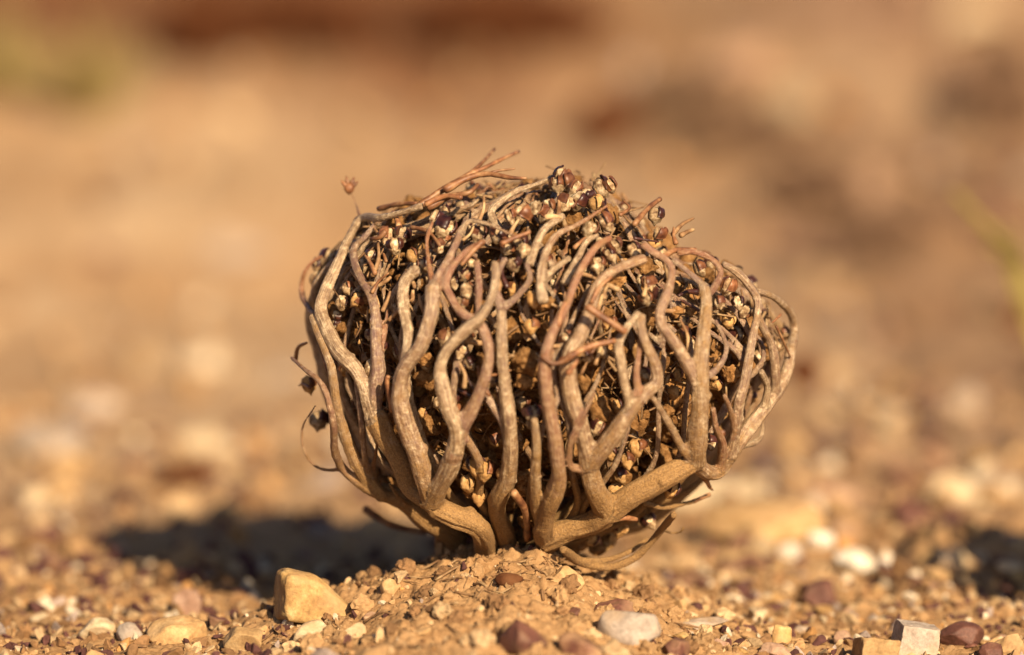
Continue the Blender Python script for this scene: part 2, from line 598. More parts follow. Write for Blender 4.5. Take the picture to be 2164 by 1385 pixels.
f = np.vstack([f, f2 + len(v)]); v = np.vstack([v, v2]); c = np.vstack([c, c2])
link('gravel', mesh_from('gravel', v, f, M_GRAVEL, False, {'grain': c}), kind='stuff', label='fine mixed grit and soil crumbs strewn over the ground')

# straw and broken bits of plant lying about
parts_l = []
rl = np.random.default_rng(44)
for _ in range(260):
    wide = rl.random() < .4
    x, y = (rl.uniform(-.16, .16), rl.uniform(-.05, .12)) if wide else (rl.normal() * .03, rl.normal() * .028 - .012)
    ln = rl.uniform(.002, .008); a = rl.uniform(0, 6.28)
    q = np.array([(x + math.cos(a) * t_ * ln, y + math.sin(a) * t_ * ln, float(height(x + math.cos(a) * t_ * ln, y + math.sin(a) * t_ * ln)) + .0004) for t_ in (-.5, 0, .5)])
    q[1, 2] += rl.uniform(0, .0007)
    parts_l.append(tube(catmull(q, 3), np.linspace(1, .6, 7) * rl.uniform(.00012, .0004), 4))
link('dry_litter', mesh_from('dry_litter', *gather(parts_l), M_FIBRE), kind='stuff', label='bits of straw and broken stem lying on the soil')

# ------------------------------------------------------------------ the plant
BU, BV, RU, RV, RY = 1152.0, 745.0, 532.0, 425.0, .046
def ball_y(u, v, k=1.0):
    e = ((u - BU) / (RU * k)) ** 2 + ((v - BV) / (RV * k)) ** 2
    return -RY * k * math.sqrt(max(0.0, 1 - e))

plant = link('resurrection_plant', None, label='dried curled-up ball of a desert plant standing on the soil mound', cat='plant')
plant.location = (0, 0, 0)

def finish_stem(parts, centre, tones, voxel=.00034, smooth_it=8):
    """weld overlapping tubes into one skin and store where each vertex lies along the stem"""
    v, f = gather(parts)
    me = bpy.data.meshes.new('tmp')
    me.from_pydata(v.tolist(), [], f.tolist())
    o = bpy.data.objects.new('tmp', me)
    COL.objects.link(o)
    md = o.modifiers.new('weld', 'REMESH')
    md.mode = 'VOXEL'; md.voxel_size = voxel; md.use_smooth_shade = True
    sm = o.modifiers.new('soft', 'SMOOTH')
    sm.factor = .5; sm.iterations = smooth_it
    dg = bpy.context.evaluated_depsgraph_get()
    res = bpy.data.meshes.new_from_object(o.evaluated_get(dg))
    bpy.data.objects.remove(o)
    bpy.data.meshes.remove(me)
    n = len(res.vertices)
    co = np.empty(n * 3, np.float32); res.vertices.foreach_get('co', co); co = co.reshape(-1, 3)
    C = np.vstack([c[0] for c in centre]); Sx = np.concatenate([c[1] for c in centre])
    Nn = np.vstack([c[2] for c in centre]); Bb = np.vstack([c[3] for c in centre]); T = np.vstack(tones); R = np.concatenate([c[4] for c in centre])
    near = np.empty(n, int)
    for a in range(0, n, 4000):
        d = ((co[a:a + 4000, None, :] - C[None]) ** 2).sum(-1) - (R * .7)[None] ** 2
        near[a:a + 4000] = d.argmin(1)
    rel = co - C[near]
    ca = (rel * Nn[near]).sum(1); sa = (rel * Bb[near]).sum(1)
    ln = np.sqrt(ca ** 2 + sa ** 2) + 1e-9
    ang = np.stack([ca / ln, sa / ln], -1)
    sc = np.stack([ang[:, 0] * 1.6, ang[:, 1] * 1.6, Sx[near] * 75], -1)
    # lengthwise ribs and lumps
    d = fbm(np.stack([ang[:, 0] * 2.6, ang[:, 1] * 2.6, Sx[near] * 90], -1), 3) * .11 * R[near] + fbm(co * 420, 2) * .00007
    nrm = np.empty(n * 3, np.float32); res.vertices.foreach_get('normal', nrm); nrm = nrm.reshape(-1, 3)
    co2 = co + nrm * d[:, None]
    res.vertices.foreach_set('co', co2.astype(np.float32).ravel())
    tn = T[near].copy()
    dust = np.clip((.018 - co[:, 2]) / .022, 0, 1) * .75 + .20 + tn[:, 2] + .5 * np.clip((.03 - co[:, 2]) / .03, 0, 1)
    tone = np.stack([tn[:, 0], tn[:, 1], np.clip(dust, 0, 1), np.ones(n)], -1)
    a = res.attributes.new('stem_co', 'FLOAT_VECTOR', 'POINT'); a.data.foreach_set('vector', sc.astype(np.float32).ravel())
    a = res.attributes.new('stem_tone', 'FLOAT_COLOR', 'POINT'); a.data.foreach_set('color', tone.astype(np.float32).ravel())
    res.name = 'stem'
    res.materials.clear(); res.materials.append(M_STEM)
    res.polygons.foreach_set('use_smooth', np.ones(len(res.polygons), bool))
    return res

seedc = [0]
def add_path(p3, r3, tone, parts, centre, tones, nub=True):
    seedc[0] += 1
    rr = np.random.default_rng(seedc[0])
    d = np.r_[0, np.cumsum(np.linalg.norm(np.diff(p3, axis=0), axis=1))]
    n = max(4, int(d[-1] / .0011))
    s = np.linspace(0, d[-1], n)
    p = np.stack([np.interp(s, d, p3[:, i]) for i in range(3)], -1)
    r = np.interp(s, d, r3)
    w = np.stack([s * 130, np.full(n, seedc[0] * 7.3), np.zeros(n)], -1)
    r = r * (1 + .13 * vnoise(w))
    p = p + np.stack([vnoise(w * .9 + 31), vnoise(w * .9 + 57), vnoise(w * .9 + 91)], -1) * (r * .13)[:, None]
    t, nn, bb = frames(p)
    parts.append(tube(p, r, 10, rr.uniform(.82, 1.05)))
    if nub:
        for _ in range(int(d[-1] / .016)):
            k = rr.integers(1, n - 1)
            a = rr.uniform(0, 6.28)
            nd = math.cos(a) * nn[k] + math.sin(a) * bb[k]
            v, f = ico(2)
            parts.append((v * r[k] * rr.uniform(.3, .48) + p[k] + nd * r[k] * .88, f))
    centre.append((p, s + seedc[0], nn, bb, r))
    tv = np.tile(np.array(tone, float), (n, 1))
    if len(tone) > 3:                      # redness that grows to the tip
        tv = tv[:, :3]; tv[:, 1] = tone[1] + (tone[3] - tone[1]) * (s / s[-1]) ** 2
    tones.append(tv)
    return p

def stem(paths, label=None):
    """paths: list of (uv points, r0, r1, layer mm, tone); later paths grow out of earlier ones"""
    parts, centre, tones = [], [], []
    built = []
    for k, path in enumerate(paths):
        pts, r0, r1, dy, tone = path[:5]
        kk = path[5] if len(path) > 5 else 1.0
        pts = np.array(pts, float)
        ys = np.array([ball_y(u, v, kk) for u, v in pts]) + dy * 1e-3
        if k:
            U = np.vstack([b[0] for b in built]); Y = np.concatenate([b[1] for b in built])
            j = ((U - pts[0]) ** 2).sum(1).argmin()
            if ((U[j] - pts[0]) ** 2).sum() < 70 ** 2:
                off = Y[j] - ys[0]
                w = np.clip(1 - np.arange(len(pts)) / 2.5, 0, 1)
                ys = ys + off * w
                pts[0] = U[j]
        full = catmull(np.column_stack([pts, ys]), 8)
        built.append((full[:, :2], full[:, 2]))
        p3 = np.array([P(a[0], a[1], a[2]) for a in full])
        rr = np.linspace(r0, r1, len(full))
        rr = rr * np.interp(rr, [5, 14, 26], [.80, .76, .92]) * S
        if k:                              # flare into the parent
            rr[:5] *= np.linspace(1.06, 1.0, 5)
        add_path(p3, rr, tone, parts, centre, tones)
    me = finish_stem(parts, centre, tones)
    return link('stem', me, plant, label)

VI, GR, PALE, RED = (.9, .05, .0), (.4, .05, .0), (.05, .0, -.12), (.5, .55, .0)
stem([([(1030, 1172), (1024, 1142), (1008, 1112), (959, 1092), (915, 1068)], 27, 28, -7, (.1, 0, .6)),
      ([(905, 1062), (869, 1034), (847, 987), (815, 930), (790, 880)], 22, 27, 0, (.15, 0, .3)),
      ([(790, 880), (775, 835), (752, 785), (715, 738), (690, 690), (678, 655), (690, 610), (712, 560), (735, 505), (762, 462), (800, 461), (850, 448), (893, 436)], 22, 11, -1, PALE),
      ([(690, 680), (655, 655), (637, 620), (641, 580), (662, 552), (686, 540)], 10, 5, 0, (.5, .3, 0, .9)),
      ([(764, 462), (752, 432), (742, 408)], 6, 4, 0, (.3, .5, 0)),
      ([(793, 880), (795, 830), (801, 780), (797, 713), (793, 659), (782, 620), (764, 590), (750, 554), (748, 524), (768, 504), (790, 478)], 22, 8, 2, VI),
      ([(788, 640), (790, 618), (797, 595), (804, 548)], 10, 7, 3, VI),
      ([(800, 760), (815, 700), (822, 640)], 8, 5, 6, RED),
      ([(912, 1066), (898, 1020), (880, 960), (856, 900), (844, 846), (847, 803), (862, 767), (887, 735), (903, 690), (913, 655), (916, 605)], 24, 19, -3, GR),
      ([(913, 640), (918, 608), (930, 578), (955, 533), (977, 482)], 15, 10, -3, (.7, .2, 0)),
      ([(916, 606), (908, 575), (902, 510), (914, 470)], 10, 6, -2, (.3, .75, 0)),
      ([(850, 775), (862, 710), (854, 670), (850, 620), (858, 590), (884, 568)], 16, 15, 1, PALE),
      ([(920, 1062), (928, 1027), (952, 984), (964, 945), (963, 905), (948, 864), (934, 812), (930, 780), (945, 742), (985, 697), (1018, 667), (1040, 625), (1048, 585), (1045, 555)], 25, 11, -5, (.1, 0, -.05)),
      ([(958, 965), (968, 925), (978, 898), (997, 868), (1020, 812), (1033, 756), (1027, 715), (1010, 682), (975, 662), (951, 627), (942, 598), (958, 562), (992, 528), (1026, 510)], 22, 8, -3, (.8, .1, 0, .7)),
      ([(1012, 690), (1012, 640), (1013, 600), (1008, 553)], 12, 11, -1, (.9, .3, 0)),
      ], 'left front stem with its many upright forks')
stem([([(1078, 1150), (1060, 1110), (1052, 1060), (1072, 1015), (1078, 960), (1077, 905), (1073, 864), (1066, 810), (1062, 740), (1060, 690), (1058, 650)], 24, 14, 0, (.2, 0, .0)),
      ([(1077, 945), (1066, 900), (1048, 868), (1026, 832), (1018, 800)], 14, 12, 2, VI),
      ([(1058, 655), (1080, 638), (1104, 614), (1121, 588), (1112, 556)], 11, 8, -1, VI),
      ([(1058, 652), (1046, 615), (1050, 580), (1068, 545)], 14, 10, 0, VI)])
stem([([(1150, 1165), (1150, 1120), (1160, 1070), (1180, 1020), (1180, 975), (1174, 930), (1160, 864), (1151, 800), (1153, 752), (1170, 700), (1198, 643), (1214, 598), (1236, 555), (1262, 520), (1291, 503)], 26, 9, -6, (.55, .1, 0, .75)),
      ([(1150, 1130), (1134, 1080), (1130, 1009), (1133, 940), (1129, 885)], 18, 11, -4, (.1, 0, .1)),
      ([(1165, 870), (1178, 850), (1172, 815)], 8, 5, -3, GR),
      ([(1156, 1135), (1200, 1122), (1250, 1105), (1290, 1080)], 30, 29, -4, (.05, 0, .7)),
      ([(1283, 1085), (1262, 1045), (1246, 1000), (1240, 955), (1228, 905), (1212, 850), (1201, 790), (1205, 745), (1226, 708), (1243, 668), (1255, 620), (1280, 582), (1316, 564), (1364, 547)], 27, 13, -2, (.15, .0, .0, .3)),
      ([(1243, 990), (1205, 985), (1208, 925), (1234, 876), (1257, 828)], 14, 6, -4, (.6, .35, 0)),
      ([(1252, 985), (1280, 937), (1315, 893), (1342, 855), (1368, 828), (1390, 806), (1386, 770), (1366, 730), (1355, 694), (1358, 665)], 25, 10, -5, (.35, .05, .1)),
      ([(1322, 890), (1330, 855), (1320, 810), (1310, 760), (1306, 728), (1323, 694), (1349, 660)], 15, 11, -5, PALE),
      ([(1352, 845), (1345, 800), (1350, 750), (1355, 712)], 13, 9, -3, (.5, .55, 0)),
      ([(1288, 1080), (1340, 1045), (1395, 1015), (1445, 988), (1475, 975)], 27, 24, -5, (.1, 0, .35)),
      ([(1472, 980), (1471, 930), (1478, 860), (1478, 800), (1483, 745), (1489, 690), (1493, 635), (1487, 602)], 25, 15, -6, (.15, 0, .12)),
      ([(1476, 840), (1468, 800), (1452, 768), (1428, 728), (1400, 688), (1395, 662), (1410, 625), (1420, 582), (1412, 553), (1385, 535), (1357, 515)], 18, 10, -5, (.5, .05, 0, .5)),
      ([(1486, 608), (1470, 590), (1442, 566), (1420, 548)], 11, 8, -4, VI),
      ([(1490, 625), (1509, 608), (1523, 580), (1514, 557), (1493, 542), (1464, 532), (1432, 535)], 12, 8, -3, (.7, .3, 0, .8)),
      ([(1484, 800), (1505, 790), (1528, 764), (1536, 734), (1523, 700), (1511, 675)], 11, 6, -4, VI),
      ([(1468, 970), (1444, 952), (1420, 908), (1395, 865), (1380, 842)], 14, 10, -5, (.3, 0, .1)),
      ([(1470, 980), (1500, 1000), (1530, 985), (1546, 944), (1556, 900), (1562, 850), (1575, 800), (1586, 741), (1594, 698), (1601, 665), (1600, 633), (1583, 604), (1556, 575), (1527, 558)], 20, 11, -3, (.35, .05, .0)),
      ([(1520, 992), (1528, 940), (1514, 905), (1507, 862)], 14, 8, -5, (.4, .45, 0)),
      ([(1538, 960), (1552, 915), (1545, 870), (1530, 835)], 11, 7, -5, (.2, .4, 0)),
      ([(1540, 965), (1575, 915), (1612, 866), (1645, 824), (1664, 785), (1672, 741), (1680, 698), (1669, 660), (1637, 629), (1600, 617)], 20, 10, 0, (.2, .05, .05)),
      ([(1640, 832), (1638, 785), (1632, 734), (1612, 690), (1594, 655)], 16, 12, -1, GR),
      ([(1612, 866), (1622, 820), (1608, 785)], 12, 10, -3, PALE),
      ([(1560, 948), (1600, 932), (1611, 905), (1612, 880)], 9, 7, 4, PALE)],
     'right front stem arching out low and forking upwards')
stem([([(985, 1178), (955, 1130), (900, 1095), (840, 1050), (800, 1030)], 36, 15, 3, (.1, 0, .5)),
      ([(845, 1070), (797, 1045), (756, 1020), (724, 991), (709, 955), (706, 900), (692, 839), (672, 803), (641, 778), (616, 756)], 17, 6, -12, (.55, .2, 0, .4)),
      ([(712, 998), (690, 994), (659, 980), (640, 944), (641, 900), (667, 857)], 7, 4, -12, (.3, .35, 0)),
      ([(812, 1045), (775, 1008), (745, 960), (722, 900), (710, 846), (700, 770), (672, 700), (660, 670)], 19, 12, -3, (.2, 0, .15)),
      ([(880, 1082), (826, 1056), (793, 1027), (775, 984), (768, 937), (762, 872), (752, 805)], 13, 9, -1, VI),
      ([(905, 1070), (875, 1072), (845, 1052), (822, 1022)], 9, 5, -4, PALE),
      ([(800, 1020), (790, 980), (797, 940), (795, 915)], 8, 5, 3, RED)],
     'low left stem with thin curling outer shoots')
stem([([(1190, 1160), (1225, 1187), (1279, 1199), (1320, 1190), (1356, 1168), (1395, 1122), (1424, 1088)], 14, 10, -20, (.4, .1, -.1)),
      ([(1220, 1183), (1280, 1183), (1330, 1165), (1368, 1138)], 11, 7, -14, GR),
      ([(1398, 1114), (1420, 1127), (1440, 1124), (1446, 1114)], 6, 5, -18, PALE)],
     'lowest stem bowed along the ground to the right')
stem([([(1120, 560), (1041, 462), (1062, 424), (1095, 403), (1145, 385), (1188, 361)], 14, 7, 6, PALE)])
stem([([(1120, 560), (1136, 511), (1153, 482), (1190, 456)], 14, 12, 0, PALE)])
stem([([(1150, 640), (1143, 598), (1151, 540), (1178, 497), (1220, 475), (1283, 435)], 15, 5, -2, (.1, 0, -.1, .9)),
      ([(1143, 598), (1170, 570), (1205, 545)], 10, 8, 2, PALE)])
stem([([(1190, 600), (1221, 547), (1239, 511), (1262, 495)], 12, 10, 2, PALE)])
stem([([(975, 500), (990, 468), (1037, 475), (1073, 493), (1110, 505)], 9, 5, -3, (.0, 0, -.1, .7))])
stem([([(1360, 1062), (1400, 1074), (1442, 1066), (1470, 1058)], 9, 6, 2, (.2, .3, .1))])

# stems on the sides and the back, and a deeper layer inside
CX = (BU - CU) * S
CZ = P(BU, BV, 0)[2]
RX, RZ = RU * S, RV * S
_ka = np.radians(np.array([-180, -164, -147, -125, -90, -38, -22, 6, 21, 33.5, 44.6, 60, 72, 85, 102, 122, 136, 150, 165, 180]))
_kk = np.array([.92, .90, .93, .95, 1.0, .93, .92, .99, .90, .83, .69, .79, .88, .90, .88, .88, .99, .98, .96, .92])
def lobes(d):
    """how far the ball reaches in a direction: a notch between its two lobes"""
    d = np.asarray(d)
    e = np.sqrt(d[..., 0] ** 2 + d[..., 2] ** 2)
    k = np.interp(np.arctan2(d[..., 2], d[..., 0]), _ka, _kk)
    return 1 + (k - 1) * e
def on_ball(az, el, k):
    """az round the vertical, 0 = to the right, -90 = to the camera; el from -90 (base) to 90"""
    ce = math.cos(el)
    k = k * float(lobes((ce * math.cos(az), ce * math.sin(az), math.sin(el))))
    return np.array([CX + RX * k * ce * math.cos(az), RY * 1.05 * k * ce * math.sin(az), CZ + RZ * k * math.sin(el)])
rb = random.Random(4)
def wild_stem(az0, k, r0, reach, forks, start=-1.15):
    parts, centre, tones = [], [], []
    n = 9
    base = np.array([-.001 + .006 * math.cos(az0), .006 * math.sin(az0), -.0012])
    pts = [base]
    az = az0
    els = np.linspace(start, reach, n)
    if start > -1:
        pts = [on_ball(az0, start - .15, k * .8)]
    prof = []
    for e in els:
        az += rb.uniform(-.09, .09)
        kk = k * rb.uniform(.96, 1.02)
        pts.append(on_ball(az, e, kk)); prof.append(az)
    full = catmull(np.array(pts), 6)
    rad = np.interp(np.linspace(0, 1, len(full)), [0, .15, 1], [r0 * 1.2, r0, r0 * .5]) * S
    red = rb.choice([.2, .5, .8, 1.0]) if r0 < 13 else rb.choice([0, .2, .5])
    tone = (rb.uniform(0, .9), 0, rb.uniform(-.1, .1), red)
    add_path(full, rad, tone, parts, centre, tones)
    for _ in range(forks):
        i = rb.randint(3, n - 3)
        sg = rb.choice([-1, 1])
        a = prof[i]
        q = [pts[i + 1]]
        for j in range(1, 5):
            a += sg * rb.uniform(.05, .13)
            q.append(on_ball(a, min(els[i] + j * .22, 1.3), k * rb.uniform(.95, 1.04)))
        qf = catmull(np.array(q), 6)
        add_path(qf, np.linspace(r0 * .75, r0 * .38, len(qf)) * S, tone, parts, centre, tones)
    return link('stem', finish_stem(parts, centre, tones, .00055 if r0 > 13 else .00042, 3), plant)
for i in range(17):
    wild_stem(math.radians(8 + i * 164 / 16) + rb.uniform(-.06, .06), rb.uniform(.92, .98), rb.uniform(15, 22), rb.uniform(.5, 1.25), 3)
for i in range(7):
    wild_stem(math.radians(188 + i * 165 / 6) + rb.uniform(-.06, .06), rb.uniform(.74, .84), rb.uniform(11, 17), rb.uniform(.3, 1.1), 2)

for i in range(11):
    wild_stem(math.radians(196 + i * 150 / 10) + rb.uniform(-.08, .08), rb.uniform(.91, .96), rb.uniform(7, 11), rb.uniform(1.1, 1.42), 3)
for i in range(11):
    wild_stem(math.radians(190 + i * 160 / 10) + rb.uniform(-.08, .08), rb.uniform(.93, .97), rb.uniform(7, 9), rb.uniform(1.2, 1.45), 4, .35)
# soil caked in the heart of the ball
v, f = ico(5)
lump = 1 + .16 * fbm(v * 3.1, 4) + .05 * np.abs(fbm(v * 11, 3))
core = v * lump[:, None] * np.array([RX * .68, RY * .68, RZ * .68]) + np.array([CX, .004, CZ + .001])
core[:, 2] = np.where(core[:, 2] < CZ - .010, core[:, 2] * 1.0, core[:, 2])
link('soil_core', mesh_from('soil_core', core, f, M_CLOD), plant)

rc = np.random.default_rng(21)
def shell_points(n, klo, khi, front=.5, zlo=-1.0):
    d = rc.normal(size=(n * 3, 3)); d /= np.linalg.norm(d, axis=1)[:, None]
    keep = (d[:, 2] > zlo) & ((d[:, 1] < .35) | (rc.random(len(d)) > front))
    d = d[keep][:n]
    k = rc.uniform(klo, khi, len(d))[:, None] * np.interp(d[:, 2], [-.6, .25], [.84, 1.0])[:, None]
    return np.array([CX, 0, CZ]) + d * k * lobes(d)[:, None] * np.array([RX, RY, RZ]), d
# clods
cl = [rock(300 + i, 3, 5, (1, .9, .8), .28, .6, .95) for i in range(8)]
pts, d = shell_points(1500, .66, .97, .4, -.93)
sz = .0006 + .0034 * rc.random(len(pts)) ** 2
v, f, _ = scatter(cl, pts, rand_rot(rc, len(pts)), sz)
link('soil_clods', mesh_from('soil_clods', v, f, M_CLOD), plant, kind='stuff')
for (u, vv, r) in [(1115, 765, 38), (1110, 805, 26), (1140, 640, 20), (1165, 640, 16), (1105, 1010, 22), (1120, 1100, 28), (790, 1010, 30), (815, 1020, 20),
                   (1105, 1030, 26), (1430, 660, 16), (1300, 590, 24), (1560, 745, 20), (1545, 790, 24), (1410, 870, 18), (900, 760, 18), (1000, 1040, 22)]:
    t = rock(900 + u, 4, 4, (r * S, r * S * .8, r * S * .85), .35, .6, .95)
    link('soil_clod', mesh_from('soil_clod', t[0], t[1], M_CLOD), plant, loc=P(u, vv, ball_y(u, vv, .93)))

for (u, vv, r) in [(1045, 1122, 24), (1088, 1135, 30), (1112, 1158, 22), (1222, 1152, 22), (995, 1152, 24), (1062, 1165, 20), (966, 1166, 20), (1185, 1165, 18), (1262, 1160, 20), (940, 1140, 22), (1108, 1075, 22), (1228, 1070, 20)]:
    t = rock(1900 + u, 4, 4, (r * S, r * S * .8, r * S * .8), .35, .6, .95)
    link('soil_clod', mesh_from('soil_clod', t[0], t[1], M_CLOD), plant, loc=P(u, vv, -.003 if vv > 1100 else .002))

# seed pods: round body between two horn-like wings
def pod_body(seed):
    r = np.random.default_rng(seed)
    v, f = ico(3)
    v = v.copy()
    v[:, 2] *= 1.12
    g = 1 - .26 * np.exp(-(v[:, 0] / .14) ** 2) * (v[:, 2] > -.5)       # groove between the two halves
    v = v * (g * (1 + .15 * fbm(v * 3.0 + seed, 3)))[:, None]
    beak = np.exp(-((v[:, 0] ** 2 + v[:, 1] ** 2) / .03)) * (v[:, 2] > 0)
    v[:, 2] += beak * .28
    st = np.exp(-((v[:, 0] ** 2 + v[:, 1] ** 2) / .10)) * (v[:, 2] < 0)
    v[:, 2] -= st * .35
    return v, f
def pod_wing(seed, width=1.15, tall=1.0):
    r = np.random.default_rng(seed)
    nu, nv = 9, 7
    out = []
    for shell in (1.0, .90):
        for i in range(nu):
            a = (i / (nu - 1) - .5) * 2
            for j in range(nv):
                b = j / (nv - 1)
                el = -.25 + 1.35 * tall * b
                az = a * width * (1 - .25 * b)
                rr = (1.10 + .24 * math.sin(b * 3.0) + .10 * abs(a)) * shell
                out.append((rr * math.cos(el) * math.cos(az), rr * math.cos(el) * math.sin(az), rr * math.sin(el) * 1.1))
    F = []
    A = nu * nv
    for i in range(nu - 1):
        for j in range(nv - 1):
            q0 = i * nv + j
            F.append((q0, q0 + nv, q0 + nv + 1, q0 + 1))
            F.append((A + q0, A + q0 + 1, A + q0 + nv + 1, A + q0 + nv))
    for i in range(nu - 1):
        for j in (0, nv - 1):
            q0 = i * nv + j
            F.append((q0, q0 + nv, A + q0 + nv, A + q0))
    for j in range(nv - 1):
        for i in (0, nu - 1):
            q0 = i * nv + j
            F.append((q0, q0 + 1, A + q0 + 1, A + q0))
    v = np.array(out); v = v * (1 + .07 * fbm(v * 2 + seed, 2))[:, None]
    return v, np.array(F)
PB = [pod_body(i) for i in range(4)]
PW = [pod_wing(i, .70 + .18 * i, .80 + .13 * i) for i in range(3)]
pod_me = [mesh_from('seed_pod', b[0] * .00135, b[1], M_POD) for b in PB] + [mesh_from('seed_pod', b[0] * .00135, b[1], M_PODDUST) for b in PB]
M_WING2 = simple_material('rusty_pod_wing', [(.3, (.06, .018, .010)), (.55, (.17, .065, .028)), (.8, (.36, .17, .075))], 500, .45, .4, .0002, .4)
wing_me = [mesh_from('pod_wing', w[0] * .00135, w[1], m_) for m_ in (M_WING, M_WING2) for w in PW]
wing_me_d = [mesh_from('pod_wing', w[0] * .00135, w[1], M_PODDUST) for w in PW]
for m_ in wing_me_d:
    pass
rp = random.Random(8)
def put_pod(loc, out, size=1.0, dusty=False, wings=2, roll=None):
    """out: direction the open face looks to"""
    o = link('seed_pod', pod_me[rp.randrange(4) + (4 if dusty else 0)], plant, loc=loc)
    up = Vector((rp.uniform(-.8, .8), rp.uniform(-.5, .5), 1)) if roll is None else Vector((math.sin(roll), 0, math.cos(roll)))
    y = -Vector(out).normalized()
    z = (up - y * up.dot(y)).normalized()
    x = y.cross(z)
    o.rotation_euler = Matrix((x, y, z)).transposed().to_euler()
    size *= .92
    o.scale = (size * rp.uniform(.8, 1.05), size * rp.uniform(.8, 1.05), size * rp.uniform(.9, 1.15))
    for k in range(wings):
        w = link('pod_wing', wing_me[rp.randrange(6)] if not (dusty and rp.random() < .35) else wing_me_d[rp.randrange(3)], o)
        w.rotation_euler = (0, 0, (math.pi if k else 0) + rp.uniform(-.2, .2) + (.35 if k else -.35))
    return o
front_pods = [(735, 610, 1.15, 0), (722, 640, 1, 0), (850, 497, 1.3, 0), (818, 500, 1.3, 0), (835, 520, 1.1, 0), (787, 540, 1, 0), (770, 560, 1.1, 0),
    (985, 583, 1.1, 0), (986, 615, 1.1, 0), (975, 640, .9, 0), (1103, 452, 1.5, 0), (1078, 458, 1.1, 0), (1010, 494, 1.2, 0), (1052, 497, 1.2, 0), (1000, 480, 1, 0),
    (1126, 632, 1.2, 1), (1122, 690, 1.1, 1), (960, 838, 1.1, 0), (992, 768, 1.2, 0), (975, 745, 1, 0), (965, 870, .9, 0), (1262, 905, 1.2, 0), (1372, 1102, 1.2, 0), (1500, 937, 1.2, 0),
    (1538, 606, 1.2, 0), (1478, 568, 1.3, 0), (1246, 485, 1.3, 0), (1385, 455, 1.3, 0), (1393, 495, 1.2, 0), (1372, 600, 1.3, 0), (1392, 625, 1.2, 0), (1365, 632, 1.1, 0),
    (940, 482, 1.45, 0), (920, 462, 1.2, 0), (925, 520, 1, 0), (940, 505, 1, 0), (1005, 985, 1.4, 1), (1025, 995, 1.4, 1), (988, 1022, 1.3, 1), (1012, 1050, 1.4, 1),
    (1058, 1045, 1.3, 0), (1050, 1085, 1.1, 0), (785, 778, 1.25, 0), (673, 888, 1.5, 0), (652, 812, 1.4, 1), (1362, 792, 1.1, 0), (1125, 874, 1.3, 0), (1125, 895, 1.1, 0),
    (1186, 372, 1.2, 0), (1196, 385, 1.4, 0), (1178, 392, 1.2, 0), (1215, 400, 1.3, 0), (1222, 425, 1.3, 0), (1196, 430, 1.2, 0), (1270, 398, 1.5, 0), (1258, 430, 1.2, 1), (1288, 392, 1.2, 0), (1160, 440, 1.2, 0),
    (1155, 455, 1.2, 0), (1240, 415, 1.2, 0), (1130, 440, 1.2, 0), (1060, 565, 1.2, 0), (1075, 520, 1.2, 0), (1085, 560, 1.2, 0), (1098, 515, 1.2, 0), (1110, 530, 1.1, 0), (1200, 715, 1.2, 0),
    (1215, 755, 1.2, 1), (1235, 750, 1.1, 0), (1270, 738, 1.1, 0), (1290, 960, 1.2, 1), (1345, 945, 1.3, 1), (1310, 1005, 1.2, 1), (1298, 1035, 1.2, 1), (1325, 975, 1.1, 1), (1445, 710, 1.1, 1), (1060, 1000, 1, 1),
    (690, 545, 1.3, 0), (672, 562, 1.2, 0), (668, 590, 1.1, 0), (1340, 530, 1.1, 0), (1300, 520, 1.1, 0), (1290, 540, 1.1, 0), (1280, 470, 1.3, 0), (1262, 560, 1.2, 0), (940, 715, 1.1, 0), (930, 770, 1, 0),
    (1250, 1140, 1.1, 1), (1285, 1145, 1.1, 1), (1420, 1035, 1.2, 1), (1310, 1120, 1.1, 1), (1575, 660, 1, 0), (1560, 640, 1, 0), (1520, 640, 1, 0), (900, 560, 1, 0), (870, 540, 1, 1), (1000, 560, 1, 0), (960, 600, 1, 0)]
npod = 0
for (u, v, s, dusty) in front_pods:
    s *= rp.uniform(.9, 1.08)
    p = P(u, v, ball_y(u, v, .97) + rp.uniform(-.0015, .002))
    out = Vector((rp.uniform(-.6, .6), -1, rp.uniform(-.3, .6)))
    put_pod(p, out, s, bool(dusty), rp.choice([1, 2])); npod += 1
pts, d = shell_points(200, .88, 1.0, .9, -.55)
for p, dd in zip(pts, d):
    out = Vector(dd) + Vector((rp.uniform(-.5, .5), rp.uniform(-.6, .2), rp.uniform(-.4, .4)))
    put_pod(p, out, rp.uniform(.8, 1.15), rp.random() < (.35 if dd[2] > 0 else .75), rp.choice([1, 1, 2])); npod += 1
# deeper and rear pods, past counting
pts, d = shell_points(420, .62, .90, .2, -.7)
whole = [(np.vstack([b[0], PW[i % 3][0]]), None) for i, b in enumerate(PB)]
R_ = rand_rot(rc, len(pts)); sc_ = rc.uniform(.0009, .0014, len(pts))
v, f, _ = scatter(PB, pts, R_, sc_)
link('seed_pods', mesh_from('seed_pods', v, f, M_PODDUST), plant, kind='stuff')
v, f, _ = scatter([(w[0], w[1]) for w in PW], pts[:260], R_[:260], sc_[:260] * 1.02)
link('pod_wings', mesh_from('pod_wings', v, f, M_WING), plant, kind='stuff')

pts, d = shell_points(450, .80, .99, .6, -.8)
v, f, _ = scatter([(w[0], w[1]) for w in PW], pts, rand_rot(rc, len(pts)), rc.uniform(.0005, .0013, len(pts)) * 1.0)
link('husk_scraps', mesh_from('husk_scraps', v, f, M_FIBRE), plant, kind='stuff')

